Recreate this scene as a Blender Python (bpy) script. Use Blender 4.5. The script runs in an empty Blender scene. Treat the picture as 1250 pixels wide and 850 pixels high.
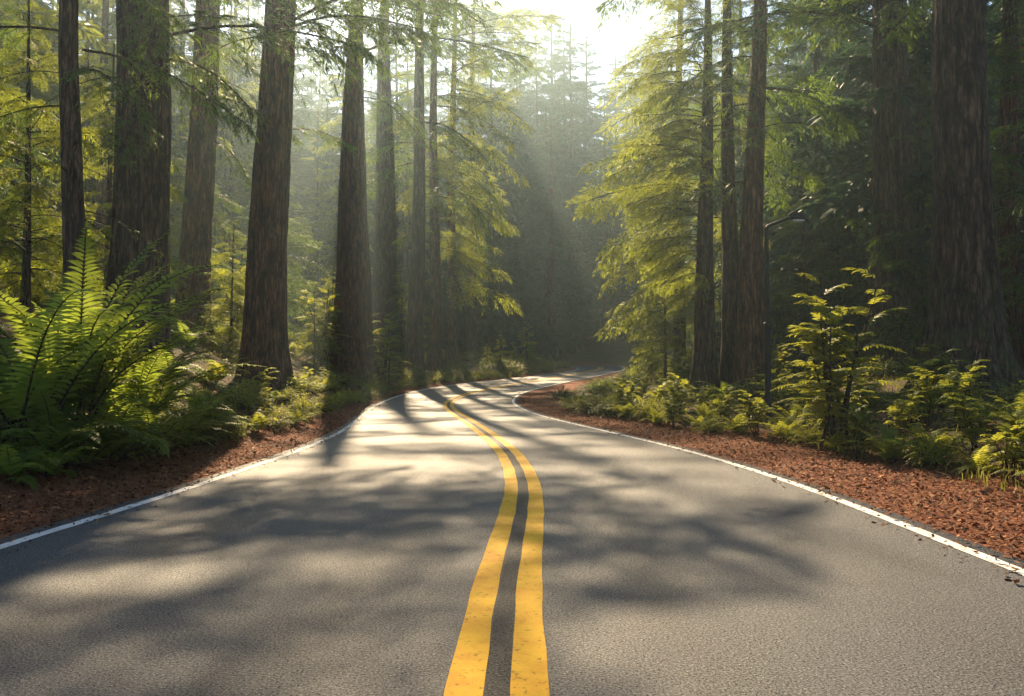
import bpy, math, random
import numpy as np

rng = np.random.default_rng(11)
random.seed(5)
PI = math.pi
S = bpy.context.scene
COL = S.collection

# ------------------------------------------------------------------ camera model
CAM_H, FPX = 1.35, 1000.0
TH = math.atan(33 / 1000)
CT, ST = math.cos(TH), math.sin(TH)

def ray(px, py):
    u = (px - 625) / FPX
    v = (425 - py) / FPX
    return np.array([u, CT - v * ST, ST + v * CT])

# ------------------------------------------------------------------ numpy noise
def _h(ix, iy, iz, seed):
    n = (ix * 374761393 + iy * 668265263 + iz * 2147483647 + seed * 974711) & 0xFFFFFFFF
    n = ((n ^ (n >> 13)) * 1274126177) & 0xFFFFFFFF
    n = (n ^ (n >> 16)) & 0xFFFF
    return n / 65535.0

def noise(x, y, z=0.0, seed=0):
    x, y, z = np.broadcast_arrays(np.asarray(x, float), np.asarray(y, float), np.asarray(z, float))
    ix, iy, iz = np.floor(x).astype(np.int64), np.floor(y).astype(np.int64), np.floor(z).astype(np.int64)
    fx, fy, fz = x - ix, y - iy, z - iz
    fx, fy, fz = [f * f * (3 - 2 * f) for f in (fx, fy, fz)]
    r = 0
    for a in (0, 1):
        for b in (0, 1):
            for c in (0, 1):
                w = (fx if a else 1 - fx) * (fy if b else 1 - fy) * (fz if c else 1 - fz)
                r = r + w * _h(ix + a, iy + b, iz + c, seed)
    return r * 2 - 1

def sst(a, b, x):
    t = np.clip((np.asarray(x, float) - a) / (b - a), 0, 1)
    return t * t * (3 - 2 * t)

# ------------------------------------------------------------------ road and terrain
def zr(y):
    y = np.asarray(y, float)
    up = 0.045 * 6.0 * np.logaddexp(0, (y - 36) / 6.0)
    over = 0.045 * 5.0 * np.logaddexp(0, (y - 104) / 5.0)
    return up - over

LEFT = [(-4.0, -30), (-4.0, -12), (-4.05, 0), (-4.02, 6.5), (-3.95, 7.6), (-3.88, 9.2), (-3.83, 11.9), (-3.8, 15.5), (-4.0, 19.2),
        (-4.8, 26.1), (-5.5, 33.7), (-5.6, 41.0), (-4.3, 49.9), (-1.45, 57.0), (2.2, 65.0), (5.0, 72.5), (6.4, 80.0), (6.0, 86.0),
        (3.4, 89.6), (-2.0, 92.0), (-12, 94.2), (-30, 95.5), (-70, 97), (-130, 97)]
MID = [(-0.05, -30), (-0.05, -12), (-0.07, 0), (-0.07, 3.5), (-0.05, 4.5), (-0.02, 5.6), (0.03, 6.7), (0.11, 8.4), (0.14, 10.3), (0.08, 12.1),
       (-0.1, 14.65), (-0.48, 17.9), (-1.2, 23.2), (-2.03, 28.6), (-2.58, 33.1), (-2.7, 37.6), (-2.2, 43.3), (-0.3, 50.9), (3.3, 61.8),
       (6.6, 72.4), (8.6, 79.5), (8.9, 85.0), (6.9, 90.0), (1.5, 94.0), (-8, 97.0), (-20, 98.5), (-40, 99.3), (-80, 100.5), (-130, 100.5)]
RIGHT = [(3.5, -30), (3.5, -12), (3.5, 0), (3.5, 5.6), (3.52, 7.5), (3.51, 9.4), (3.38, 12.4), (2.85, 16.2), (1.97, 20.8), (0.95, 26.1), (0.26, 31.9),
         (0.05, 36.3), (0.45, 42.5), (3.45, 54.6), (7.6, 67.0), (10.2, 76.0), (11.3, 83.0), (10.6, 89.5), (7.0, 95.0), (0, 98.6),
         (-12, 101), (-30, 102.5), (-70, 104), (-130, 104)]

def rail(P, n=900):
    P = np.array(P, float)
    Q = np.vstack([2 * P[0] - P[1], P, 2 * P[-1] - P[-2]])
    out = []
    for i in range(1, len(Q) - 2):
        p0, p1, p2, p3 = Q[i - 1], Q[i], Q[i + 1], Q[i + 2]
        m = max(6, int(np.hypot(*(p2 - p1)) / 0.2))
        t = np.linspace(0, 1, m, endpoint=False)[:, None]
        # centripetal-ish tangents keep uneven spacing from overshooting
        d1 = np.linalg.norm(p1 - p0) + 1e-6; d2 = np.linalg.norm(p2 - p1) + 1e-6; d3 = np.linalg.norm(p3 - p2) + 1e-6
        m1 = ((p1 - p0) / d1 * d2 + (p2 - p1) / d2 * d1) / (d1 + d2) * d2
        m2 = ((p2 - p1) / d2 * d3 + (p3 - p2) / d3 * d2) / (d2 + d3) * d2
        h00 = 2 * t**3 - 3 * t**2 + 1; h10 = t**3 - 2 * t**2 + t; h01 = -2 * t**3 + 3 * t**2; h11 = t**3 - t**2
        out.append(h00 * p1 + h10 * m1 + h01 * p2 + h11 * m2)
    C = np.vstack(out + [P[-1:]])
    d = np.concatenate([[0], np.cumsum(np.hypot(*np.diff(C, axis=0).T))])
    step = np.linspace(0, d[-1], int(d[-1] / 0.25))
    C = np.stack([np.interp(step, d, C[:, k]) for k in (0, 1)], 1)
    ker = np.exp(-0.5 * (np.arange(-8, 9) / 3.5)**2); ker /= ker.sum()
    pad = np.vstack([np.repeat(C[:1], 8, 0), C, np.repeat(C[-1:], 8, 0)])
    C2 = np.stack([np.convolve(pad[:, k], ker, 'valid') for k in (0, 1)], 1)
    C2[0], C2[-1] = C[0], C[-1]
    return C2

mid = rail(MID)
tan = np.gradient(mid, axis=0); tan /= np.linalg.norm(tan, axis=1)[:, None]
nor = np.stack([tan[:, 1], -tan[:, 0]], 1)          # points to the right of travel

def half_width(side_rail, sgn):
    R = rail(side_rail)
    hw = np.empty(len(mid))
    for i in range(len(mid)):
        r = R - mid[i]
        la = r @ nor[i] * sgn
        lo = np.abs(r @ tan[i])
        ok = (la > 0) & (la < 8)
        k = np.argmin(np.where(ok, lo, 1e9))
        hw[i] = la[k]
    ker = np.exp(-0.5 * (np.arange(-16, 17) / 7.0)**2); ker /= ker.sum()
    pad = np.concatenate([np.repeat(hw[:1], 16), hw, np.repeat(hw[-1:], 16)])
    return np.convolve(pad, ker, 'valid')

hwL, hwR = half_width(LEFT, -1), half_width(RIGHT, 1)
MARGIN = 0.22                                        # asphalt outside the white line

def road_frame(x, y):
    """distance outside the asphalt edge (negative inside) and side (+1 right)."""
    x = np.asarray(x, float).ravel(); y = np.asarray(y, float).ravel()
    s = np.empty(len(x)); sd = np.empty(len(x))
    for a in range(0, len(x), 4000):
        dx = x[a:a+4000, None] - mid[None, :, 0]; dy = y[a:a+4000, None] - mid[None, :, 1]
        d2 = dx * dx + dy * dy
        k = np.argmin(d2, 1)
        i = np.arange(len(k))
        lat = dx[i, k] * nor[k, 0] + dy[i, k] * nor[k, 1]
        sg = np.where(lat >= 0, 1.0, -1.0)
        hw = np.where(sg > 0, hwR[k], hwL[k]) + MARGIN
        s[a:a+4000] = np.sqrt(d2[i, k]) - hw
        sd[a:a+4000] = sg
    return s, sd

def softp(x, k):
    return k * np.logaddexp(0, x / k)

def ground_z(x, y):
    shp = np.broadcast(np.asarray(x), np.asarray(y)).shape
    x, y = np.broadcast_arrays(np.asarray(x, float), np.asarray(y, float))
    x = x.ravel(); y = y.ravel()
    s, sd = road_frame(x, y)
    so = np.maximum(s, 0)
    toeL = 0.5 + 1.2 * (1 - sst(9, 24, y))
    slL = 0.46 - 0.36 * sst(42, 60, y)
    bl = slL * softp(so - toeL, 0.35) - slL * softp(-toeL, 0.35)
    bl = np.where(bl > 4, 4 + (bl - 4) * 0.5, bl)
    bl = bl + 0.12 * softp(-x - 9, 2) * sst(40, 60, y)
    slR = 0.13 - 0.09 * sst(36, 46, y) + 0.05 * sst(60, 80, y)
    br = slR * softp(so - 1.6, 0.4) + 0.05 * softp(x - 16, 2)
    z = np.where(sd > 0, br, bl)
    z = z * sst(0.0, 1.2, so)
    n = noise(x * 0.35, y * 0.35, 0, 3) * 0.16 + noise(x * 1.1, y * 1.1, 0, 4) * 0.05 + noise(x * 0.09, y * 0.09, 0, 8) * 0.3 * sst(3, 14, so)
    z = z + n * sst(0.3, 3.0, so)
    z = z - 0.07 * (1 - sst(-0.35, -0.02, s)) - 0.012 * sst(-0.02, 0.1, s)
    hill = 0.36 * softp(y - 114, 6)
    hill = np.where(hill > 26, 26 + (hill - 26) * 0.15, hill)
    return (zr(y) + z + hill).reshape(shp)

def at(px, py):
    """the point of the ground that this pixel of the photograph looks at"""
    d = ray(px, py)
    t = np.concatenate([np.linspace(3, 40, 900), np.linspace(40.05, 240, 2200)])
    g = ground_z(t * d[0], t * d[1])
    i = int(np.argmax(CAM_H + t * d[2] < g))
    t0 = t[i]
    return np.array([t0 * d[0], t0 * d[1], float(ground_z(t0 * d[0], t0 * d[1]))])

def gpt(x, y):
    return np.array([x, y, float(ground_z(x, y))])

# ------------------------------------------------------------------ mesh building (all quads)
class Geo:
    def __init__(s): s.V = []; s.Q = []; s.M = []; s.T = []; s.n = 0
    def add(s, V, Q, m=0, t=0.5):
        V = np.asarray(V, float).reshape(-1, 3); Q = np.asarray(Q, np.int64).reshape(-1, 4)
        s.V.append(V); s.Q.append(Q + s.n); s.n += len(V)
        s.M.append(np.full(len(Q), m) if np.isscalar(m) else np.asarray(m))
        s.T.append(np.full(len(V), t) if np.isscalar(t) else np.asarray(t))
    def arr(s):
        return np.vstack(s.V), np.vstack(s.Q), np.concatenate(s.M), np.concatenate(s.T)
    def put(s, tpl, loc, R, sc=1.0, t=None):
        V, Q, M, T = tpl
        s.add((V * sc) @ R.T + loc, Q, M, T if t is None else np.clip(T + t, 0, 1))

def mesh_from(name, arrs, mats, smooth=True):
    V, Q, M, T = arrs
    me = bpy.data.meshes.new(name)
    me.vertices.add(len(V)); me.vertices.foreach_set('co', V.astype(np.float32).ravel())
    me.loops.add(len(Q) * 4); me.loops.foreach_set('vertex_index', Q.astype(np.int32).ravel())
    me.polygons.add(len(Q))
    me.polygons.foreach_set('loop_start', np.arange(0, len(Q) * 4, 4, dtype=np.int32))
    me.polygons.foreach_set('loop_total', np.full(len(Q), 4, np.int32))
    me.polygons.foreach_set('material_index', M.astype(np.int32))
    me.polygons.foreach_set('use_smooth', np.full(len(Q), smooth))
    a = me.attributes.new('tint', 'FLOAT', 'POINT'); a.data.foreach_set('value', T.astype(np.float32))
    for m in mats: me.materials.append(m)
    me.update(calc_edges=True); me.validate()
    return me

def obj(name, data, parent=None, loc=(0, 0, 0), rot=(0, 0, 0), sc=1.0):
    o = bpy.data.objects.new(name, data); COL.objects.link(o)
    if parent: o.parent = parent
    o.location = loc; o.rotation_euler = rot
    o.scale = (sc, sc, sc) if np.isscalar(sc) else sc
    return o

def tag(o, label=None, cat=None, group=None, kind=None):
    if label: o['label'] = label
    if cat: o['category'] = cat
    if group: o['group'] = group
    if kind: o['kind'] = kind
    return o

def empty(name, loc, rz=0, sc=1.0):
    o = obj(name, None, None, tuple(loc), (0, 0, rz), sc)
    o.empty_display_size = 0.2
    return o

def copy_thing(o, loc, rz, sc, label, group=None):
    r = o.copy(); COL.objects.link(r)
    r.location = tuple(loc); r.rotation_euler = (0, 0, rz); r.scale = (sc, sc, sc)
    r['label'] = label
    if group: r['group'] = group
    for ch in o.children:
        c = ch.copy(); COL.objects.link(c); c.parent = r
        for g in ch.children:
            d = g.copy(); COL.objects.link(d); d.parent = c
    return r

def unit(v):
    v = np.asarray(v, float)
    return v / (np.linalg.norm(v, axis=-1, keepdims=True) + 1e-9)

def tube(P, R, n=6):
    P = np.asarray(P, float); R = np.asarray(R, float); k = len(P)
    T = unit(np.gradient(P, axis=0))
    ref = np.array([0, 0, 1.0]) if abs(T[:, 2]).mean() < 0.8 else np.array([1.0, 0, 0])
    A = unit(np.cross(T, ref)); B = np.cross(T, A)
    th = np.arange(n) * 2 * PI / n
    V = P[:, None] + R[:, None, None] * (np.cos(th)[None, :, None] * A[:, None] + np.sin(th)[None, :, None] * B[:, None])
    i = np.arange(k - 1)[:, None] * n; j = np.arange(n)[None]; j2 = (j + 1) % n
    Q = np.stack([i + j, i + j2, i + n + j2, i + n + j], -1).reshape(-1, 4)
    return V.reshape(-1, 3), Q

def kites(B, D, Sd, L, W, droop=0.1, mid_=0.42):
    n = len(B); L = np.broadcast_to(L, n)[:, None]; W = np.broadcast_to(W, n)[:, None]
    z = np.zeros((n, 3)); z[:, 2:] = -droop * L
    V = np.stack([B, B + D * L * mid_ + Sd * W / 2 + z * .2, B + D * L + z, B + D * L * mid_ - Sd * W / 2 + z * .2], 1)
    Q = np.arange(n * 4).reshape(n, 4)
    return V.reshape(-1, 3), Q

def poly_at(P, t):
    k = len(P) - 1
    f = np.clip(np.asarray(t) * k, 0, k - 1e-6); i = f.astype(int); w = (f - i)[:, None]
    return P[i] * (1 - w) + P[i + 1] * w, unit(P[i + 1] - P[i])

def spray(g, r, P, nl, ll, lw, ang=0.75, t0=0.12, tint=0.5, wood=0.006, woodm=1, fluff=.35):
    """a twig along polyline P with flat leaflets on both sides"""
    t = np.linspace(t0, 1, nl) + r.uniform(-.5, .5, nl) / nl * .8
    X, Tn = poly_at(P, np.clip(t, 0, 1))
    up = np.array([0, 0, 1.0])
    sd = unit(np.cross(Tn, up) + r.normal(0, .12, (nl, 3)))
    Bs, Ds, Ss, Ls = [], [], [], []
    for sg in (-1, 1):
        a = ang + r.normal(0, .16, nl)
        D = unit(Tn * np.cos(a)[:, None] + sg * sd * np.sin(a)[:, None] + up * r.normal(-.06, .2, nl)[:, None])
        Sv = unit(np.cross(D, up) + r.normal(0, fluff, (nl, 3)))
        Bs.append(X); Ds.append(D); Ss.append(Sv)
        Ls.append(ll * (1.05 - .55 * t) * r.uniform(.75, 1.25, nl))
    B, D, Sv, L = np.vstack(Bs), np.vstack(Ds), np.vstack(Ss), np.concatenate(Ls)
    V, Q = kites(B, D, Sv, L, L * lw / ll, .12)
    g.add(V, Q, 0, np.repeat(np.clip(tint + r.normal(0, .1, len(B)), 0, 1), 4))
    V, Q = kites(P[-1:], unit(P[-1:] - P[-2:-1]), unit(np.cross(P[-1:] - P[-2:-1], up)), ll * .8, lw)
    g.add(V, Q, 0, tint)
    if wood:
        V, Q = tube(P, np.linspace(wood, wood * .3, len(P)), 3); g.add(V, Q, woodm, .5)

def bough(r, L, nt, nl, ll, lw, droop=.28, rise=.12, sub=2, width=.36, bare=.18, wood=.014, curl=0.0, fluff=.4):
    """a conifer branch along +X with flat hanging sprays; leaves slot 0, wood slot 1"""
    g = Geo()
    t = np.linspace(0, 1, 9)
    wob = r.normal(0, .03 * L, 3)
    P = np.stack([L * t, wob[0] * np.sin(t * 3) + wob[1] * t * t, L * (rise * t - droop * t ** 2.2 + curl * t ** 4) + .02 * L * np.sin(t * 5 + wob[2])], 1)
    V, Q = tube(P, np.linspace(wood * L / 1.6, wood * .2 * L, 9), 5); g.add(V, Q, 1, .5)
    ts = np.linspace(bare, .97, nt)
    for i, tt in enumerate(ts):
        X, Tn = poly_at(P, [tt]); X, Tn = X[0], Tn[0]
        for sg in (-1, 1):
            if r.random() < .1: continue
            tl = L * width * (1.12 - tt) ** .55 * (.55 + .45 * min(1, (tt - bare) * 4 + .3)) * r.uniform(.7, 1.2)
            a = r.uniform(.65, 1.05)
            sdv = unit(np.cross(Tn, [0, 0, 1]))
            D = unit(Tn * math.cos(a) + sg * sdv * math.sin(a) + np.array([0, 0, r.normal(-.05, .16)]))
            k = np.linspace(0, 1, 5)[:, None]
            dr = r.uniform(.15, .5)
            W = X + D * tl * k + np.array([0, 0, -1.0]) * dr * tl * k ** 2 + Tn * .12 * tl * k ** 2
            tn = float(np.clip(.5 + r.normal(0, .16), 0, 1))
            spray(g, r, W, nl, ll, lw, tint=tn, wood=.006 * L / 3, fluff=fluff)
            for q in range(sub):
                f = r.uniform(.2, .8)
                Y, T2 = poly_at(W, [f]); Y, T2 = Y[0], T2[0]
                s2 = unit(np.cross(T2, [0, 0, 1]))
                D2 = unit(T2 * .75 + s2 * r.choice([-1, 1]) * .65 + np.array([0, 0, r.normal(-.12, .15)]))
                l2 = tl * r.uniform(.35, .6)
                W2 = Y + D2 * l2 * k + np.array([0, 0, -1.0]) * .35 * l2 * k ** 2
                spray(g, r, W2, max(4, int(nl * .55)), ll * .9, lw * .9, tint=tn, wood=.004 * L / 3, fluff=fluff)
    return g.arr()

def rotm(az, pitch, roll=0.0):
    ca, sa, cp, sp, cr, sr = math.cos(az), math.sin(az), math.cos(pitch), math.sin(pitch), math.cos(roll), math.sin(roll)
    Rz = np.array([[ca, -sa, 0], [sa, ca, 0], [0, 0, 1]])
    Ry = np.array([[cp, 0, -sp], [0, 1, 0], [sp, 0, cp]])
    Rx = np.array([[1, 0, 0], [0, cr, -sr], [0, sr, cr]])
    return Rz @ Ry @ Rx

# ------------------------------------------------------------------ materials
def mat(name):
    m = bpy.data.materials.new(name); m.use_nodes = True
    nt = m.node_tree; nt.nodes.clear()
    return m, nt

def N(nt, t, **kw):
    n = nt.nodes.new(t)
    for k, v in kw.items():
        if k.startswith('i_'):
            n.inputs[k[2:].replace('_', ' ')].default_value = v
        else: setattr(n, k, v)
    return n

def ramp(nt, fac, stops):
    r = nt.nodes.new('ShaderNodeValToRGB')
    e = r.color_ramp.elements
    while len(e) > 1: e.remove(e[-1])
    e[0].position, e[0].color = stops[0][0], (*stops[0][1], 1)
    for p, c in stops[1:]:
        q = e.new(p); q.color = (*c, 1)
    nt.links.new(fac, r.inputs[0])
    return r.outputs[0]

def math_(nt, op, a, b=None, clamp=False):
    n = nt.nodes.new('ShaderNodeMath'); n.operation = op; n.use_clamp = clamp
    for i, v in enumerate((a, b)):
        if v is None: continue
        if isinstance(v, (int, float)): n.inputs[i].default_value = v
        else: nt.links.new(v, n.inputs[i])
    return n.outputs[0]

def mixc(nt, f, a, b, blend='MIX'):
    n = nt.nodes.new('ShaderNodeMix'); n.data_type = 'RGBA'; n.blend_type = blend
    for i, v in ((0, f), (6, a), (7, b)):
        if isinstance(v, (int, float)): n.inputs[i].default_value = v
        elif isinstance(v, tuple): n.inputs[i].default_value = (*v, 1)
        else: nt.links.new(v, n.inputs[i])
    return n.outputs[2]

def noise_n(nt, scale, detail=4, vec=None, rough=.55):
    n = N(nt, 'ShaderNodeTexNoise'); n.inputs['Scale'].default_value = scale
    n.inputs['Detail'].default_value = detail; n.inputs['Roughness'].default_value = rough
    if vec: nt.links.new(vec, n.inputs['Vector'])
    return n.outputs['Fac']

def coords(nt, scale=(1, 1, 1), which='Object'):
    c = N(nt, 'ShaderNodeTexCoord'); mp = N(nt, 'ShaderNodeMapping')
    mp.inputs['Scale'].default_value = scale
    nt.links.new(c.outputs[which], mp.inputs['Vector'])
    return mp.outputs[0]

def bump(nt, h, strength, dist):
    b = N(nt, 'ShaderNodeBump'); b.inputs['Strength'].default_value = strength; b.inputs['Distance'].default_value = dist
    nt.links.new(h, b.inputs['Height']); return b.outputs[0]

def finish(nt, col, rough, nrm=None, spec=.5):
    p = N(nt, 'ShaderNodeBsdfPrincipled'); o = N(nt, 'ShaderNodeOutputMaterial')
    for k, v in (('Base Color', col), ('Roughness', rough), ('Specular IOR Level', spec)):
        if isinstance(v, (int, float)): p.inputs[k].default_value = v
        elif isinstance(v, tuple): p.inputs[k].default_value = (*v, 1)
        else: nt.links.new(v, p.inputs[k])
    if nrm: nt.links.new(nrm, p.inputs['Normal'])
    nt.links.new(p.outputs[0], o.inputs[0])
    return p

def leaf_mat(name, dark, light, trans, tw=.5, rough=.5):
    m, nt = mat(name)
    a = N(nt, 'ShaderNodeAttribute', attribute_name='tint')
    oi = N(nt, 'ShaderNodeObjectInfo')
    f = math_(nt, 'ADD', a.outputs['Fac'], math_(nt, 'MULTIPLY', math_(nt, 'SUBTRACT', oi.outputs['Random'], .5), .35), True)
    c = ramp(nt, f, [(0.15, dark), (.85, light)])
    k = tuple(t / max(l, 1e-3) for t, l in zip(trans, light))
    ct = ramp(nt, f, [(0.15, tuple(.55 * t for t in trans)), (.85, trans)])
    p = N(nt, 'ShaderNodeBsdfPrincipled'); p.inputs['Roughness'].default_value = rough
    p.inputs['Specular IOR Level'].default_value = .1
    nt.links.new(c, p.inputs['Base Color'])
    t = N(nt, 'ShaderNodeBsdfTranslucent'); nt.links.new(ct, t.inputs[0])
    mx = N(nt, 'ShaderNodeMixShader'); mx.inputs[0].default_value = tw
    nt.links.new(p.outputs[0], mx.inputs[1]); nt.links.new(t.outputs[0], mx.inputs[2])
    o = N(nt, 'ShaderNodeOutputMaterial'); nt.links.new(mx.outputs[0], o.inputs[0])
    return m

def bark_mat(name, c0, c1, c2, moss=0.0, zs=.16):
    m, nt = mat(name)
    v = coords(nt, (1, 1, zs))
    n1 = noise_n(nt, 9, 6, v, .62)
    n2 = noise_n(nt, 34, 5, v, .6)
    big = noise_n(nt, 1.1, 3, coords(nt, (1, 1, .35)))
    f = math_(nt, 'ADD', math_(nt, 'MULTIPLY', n1, .6), math_(nt, 'MULTIPLY', n2, .4))
    c = ramp(nt, f, [(.41, c0), (.5, c1), (.60, c2)])
    c = mixc(nt, math_(nt, 'MULTIPLY', math_(nt, 'SUBTRACT', big, .35), 1.1, True), c, mixc(nt, .5, c, (c1[0] * .6, c1[1] * .62, c1[2] * .7)))
    wv = N(nt, 'ShaderNodeVectorMath', operation='ADD')
    ns = N(nt, 'ShaderNodeTexNoise'); ns.inputs['Scale'].default_value = 3.0; ns.inputs['Detail'].default_value = 4
    nt.links.new(coords(nt, (1, 1, .5)), ns.inputs['Vector'])
    sc_ = N(nt, 'ShaderNodeVectorMath', operation='SCALE'); sc_.inputs['Scale'].default_value = .22
    nt.links.new(ns.outputs['Color'], sc_.inputs[0])
    nt.links.new(coords(nt, (1, 1, .075 * zs / .16)), wv.inputs[0]); nt.links.new(sc_.outputs[0], wv.inputs[1])
    vo = N(nt, 'ShaderNodeTexVoronoi', feature='DISTANCE_TO_EDGE'); vo.inputs['Scale'].default_value = 8.5
    nt.links.new(wv.outputs[0], vo.inputs['Vector'])
    fur = math_(nt, 'MULTIPLY', vo.outputs['Distance'], 5.5, True)
    c = mixc(nt, fur, mixc(nt, 1.0, c, (.22, .19, .18), 'MULTIPLY'), c)  # furrow shade put into the colour, since the bump alone reads weak
    f = math_(nt, 'ADD', math_(nt, 'MULTIPLY', f, .5), math_(nt, 'MULTIPLY', fur, .5))
    if moss:
        sz = N(nt, 'ShaderNodeSeparateXYZ'); nt.links.new(coords(nt), sz.inputs[0])
        low = math_(nt, 'SUBTRACT', 1.0, math_(nt, 'MULTIPLY', sz.outputs[2], .28), True)
        mk = math_(nt, 'MULTIPLY', math_(nt, 'MULTIPLY', math_(nt, 'SUBTRACT', noise_n(nt, 2.6, 6, coords(nt)), .44), 5.0, True), math_(nt, 'MULTIPLY', low, moss), True)
        c = mixc(nt, mk, c, (.055, .07, .018))
    finish(nt, c, .85, bump(nt, f, 1.0, .06), .25)
    return m

M = {}
M['bark_redwood'] = bark_mat('redwood bark', (.025, .009, .005), (.12, .046, .022), (.25, .11, .055))
M['bark_dark'] = bark_mat('dark furrowed bark', (.016, .009, .006), (.075, .038, .022), (.17, .09, .053))
M['bark_mossy'] = bark_mat('mossy furrowed bark', (.016, .009, .006), (.07, .036, .02), (.18, .098, .054), moss=.9)
M['bark_pale'] = bark_mat('pale brown bark', (.03, .016, .010), (.11, .056, .032), (.20, .11, .066))
M['twig'] = bark_mat('twig bark', (.02, .012, .008), (.06, .036, .022), (.12, .075, .05), zs=1)
M['needles'] = leaf_mat('conifer needles', (.020, .055, .012), (.075, .13, .022), (.24, .36, .04), .45)
M['needles_far'] = leaf_mat('dark conifer needles', (.010, .036, .024), (.032, .08, .045), (.07, .14, .06), .35)  # blue-green of the distant mist put into the leaf colour
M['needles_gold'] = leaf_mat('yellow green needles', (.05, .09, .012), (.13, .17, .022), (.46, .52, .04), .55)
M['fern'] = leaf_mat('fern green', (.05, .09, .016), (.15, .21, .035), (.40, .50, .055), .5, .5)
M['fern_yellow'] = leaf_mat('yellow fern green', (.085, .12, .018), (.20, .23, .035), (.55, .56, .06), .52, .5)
M['shrub'] = leaf_mat('shrub green', (.03, .06, .014), (.09, .13, .028), (.24, .30, .04), .42, .42)
M['grassy'] = leaf_mat('grass blades', (.045, .065, .015), (.13, .14, .035), (.36, .36, .06), .45)
M['litter'] = leaf_mat('fallen leaf chips', (.06, .022, .010), (.40, .17, .062), (.10, .03, .012), .12, .7)
M['needle_litter'] = leaf_mat('dry needle litter', (.06, .032, .017), (.20, .11, .05), (.10, .05, .02), .12, .7)

# asphalt
m, nt = mat('asphalt'); M['asphalt'] = m
v = coords(nt)
fine = noise_n(nt, 78, 4, v, .78)
vor = N(nt, 'ShaderNodeTexVoronoi'); vor.inputs['Scale'].default_value = 75; nt.links.new(v, vor.inputs['Vector'])
grain = math_(nt, 'ADD', math_(nt, 'MULTIPLY', fine, .5), math_(nt, 'MULTIPLY', vor.outputs['Distance'], .6))
c = ramp(nt, fine, [(.34, (.010, .012, .015)), (.50, (.038, .042, .049)), (.60, (.078, .082, .09)), (.70, (.23, .235, .24))])
off = N(nt, 'ShaderNodeAttribute', attribute_name='off')
offa = math_(nt, 'ABSOLUTE', off.outputs['Fac'])
wheel = math_(nt, 'SUBTRACT', 1.0, math_(nt, 'MULTIPLY', math_(nt, 'ABSOLUTE', math_(nt, 'SUBTRACT', math_(nt, 'ABSOLUTE', math_(nt, 'SUBTRACT', offa, 1.75)), .8)), 2.2), True)
patch = noise_n(nt, .55, 5, coords(nt, (1, .35, 1)), .6)
wn = math_(nt, 'MULTIPLY', wheel, math_(nt, 'MULTIPLY', math_(nt, 'SUBTRACT', patch, .3), 1.6, True))
c = mixc(nt, math_(nt, 'MULTIPLY', wn, .9), c, mixc(nt, 1.0, c, (.66, .52, .44), 'MULTIPLY'))
stain = math_(nt, 'MULTIPLY', math_(nt, 'SUBTRACT', noise_n(nt, .8, 6, coords(nt, (1, .3, 1)), .65), .57), 6, True)
c = mixc(nt, math_(nt, 'MULTIPLY', stain, .6), c, (.03, .022, .018))
gapm = math_(nt, 'MULTIPLY', math_(nt, 'SUBTRACT', .075, offa), 40, True)
c = mixc(nt, math_(nt, 'MULTIPLY', gapm, .75), c, mixc(nt, 1.0, c, (.42, .38, .35), 'MULTIPLY'))
rg = math_(nt, 'ADD', math_(nt, 'MULTIPLY', patch, .16), .50)
rg = math_(nt, 'SUBTRACT', rg, math_(nt, 'MULTIPLY', wn, .05))
spc = math_(nt, 'MULTIPLY', math_(nt, 'SUBTRACT', fine, .36), 2.6, True)
spc = math_(nt, 'MULTIPLY', spc, math_(nt, 'SUBTRACT', 1.0, math_(nt, 'MULTIPLY', gapm, .6)))
spc = math_(nt, 'MULTIPLY', spc, math_(nt, 'SUBTRACT', 1.0, math_(nt, 'MULTIPLY', wn, .38)))
spc = math_(nt, 'MULTIPLY', spc, math_(nt, 'SUBTRACT', 1.0, math_(nt, 'MULTIPLY', stain, .3)))
finish(nt, c, rg, bump(nt, fine, .8, .012), spc)

def paint(name, col, dirt, wear):
    m, nt = mat(name)
    v = coords(nt)
    w = math_(nt, 'MULTIPLY', math_(nt, 'SUBTRACT', noise_n(nt, 26, 8, v, .72), wear), 7, True)
    w2 = noise_n(nt, 3.2, 5, v, .65)
    c = ramp(nt, w2, [(.3, tuple(x * y for x, y in zip(col, dirt))), (.6, col)])
    c = mixc(nt, w, c, (.07, .055, .045))
    g = noise_n(nt, 150, 3, v, .7)
    finish(nt, c, math_(nt, 'ADD', math_(nt, 'MULTIPLY', g, .2), .55), bump(nt, math_(nt, 'ADD', g, math_(nt, 'MULTIPLY', w, -.7)), .7, .008), .16)
    return m
M['yellow'] = paint('yellow road paint', (.76, .425, .010), (.78, .64, .45), .57)
M['white'] = paint('white road paint', (.74, .72, .68), (.75, .70, .62), .62)

m, nt = mat('forest floor'); M['floor'] = m
v = coords(nt)
sa = N(nt, 'ShaderNodeAttribute', attribute_name='shoulder')
n1 = noise_n(nt, 1.3, 6, v, .65); n2 = noise_n(nt, 38, 6, v, .7); n3 = noise_n(nt, .45, 4, v)
soil = ramp(nt, n2, [(.3, (.035, .018, .010)), (.5, (.10, .05, .026)), (.7, (.20, .105, .05))])
green = ramp(nt, n2, [(.3, (.02, .03, .009)), (.7, (.075, .085, .022))])
base = mixc(nt, math_(nt, 'MULTIPLY', math_(nt, 'SUBTRACT', math_(nt, 'ADD', n1, math_(nt, 'MULTIPLY', n3, .4)), .60), 5, True), soil, green)
mulch = ramp(nt, n2, [(.28, (.06, .018, .009)), (.48, (.20, .062, .028)), (.7, (.34, .13, .055))])
c = mixc(nt, sa.outputs['Fac'], base, mulch)
finish(nt, c, .92, bump(nt, n2, 1.0, .05), .2)

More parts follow.
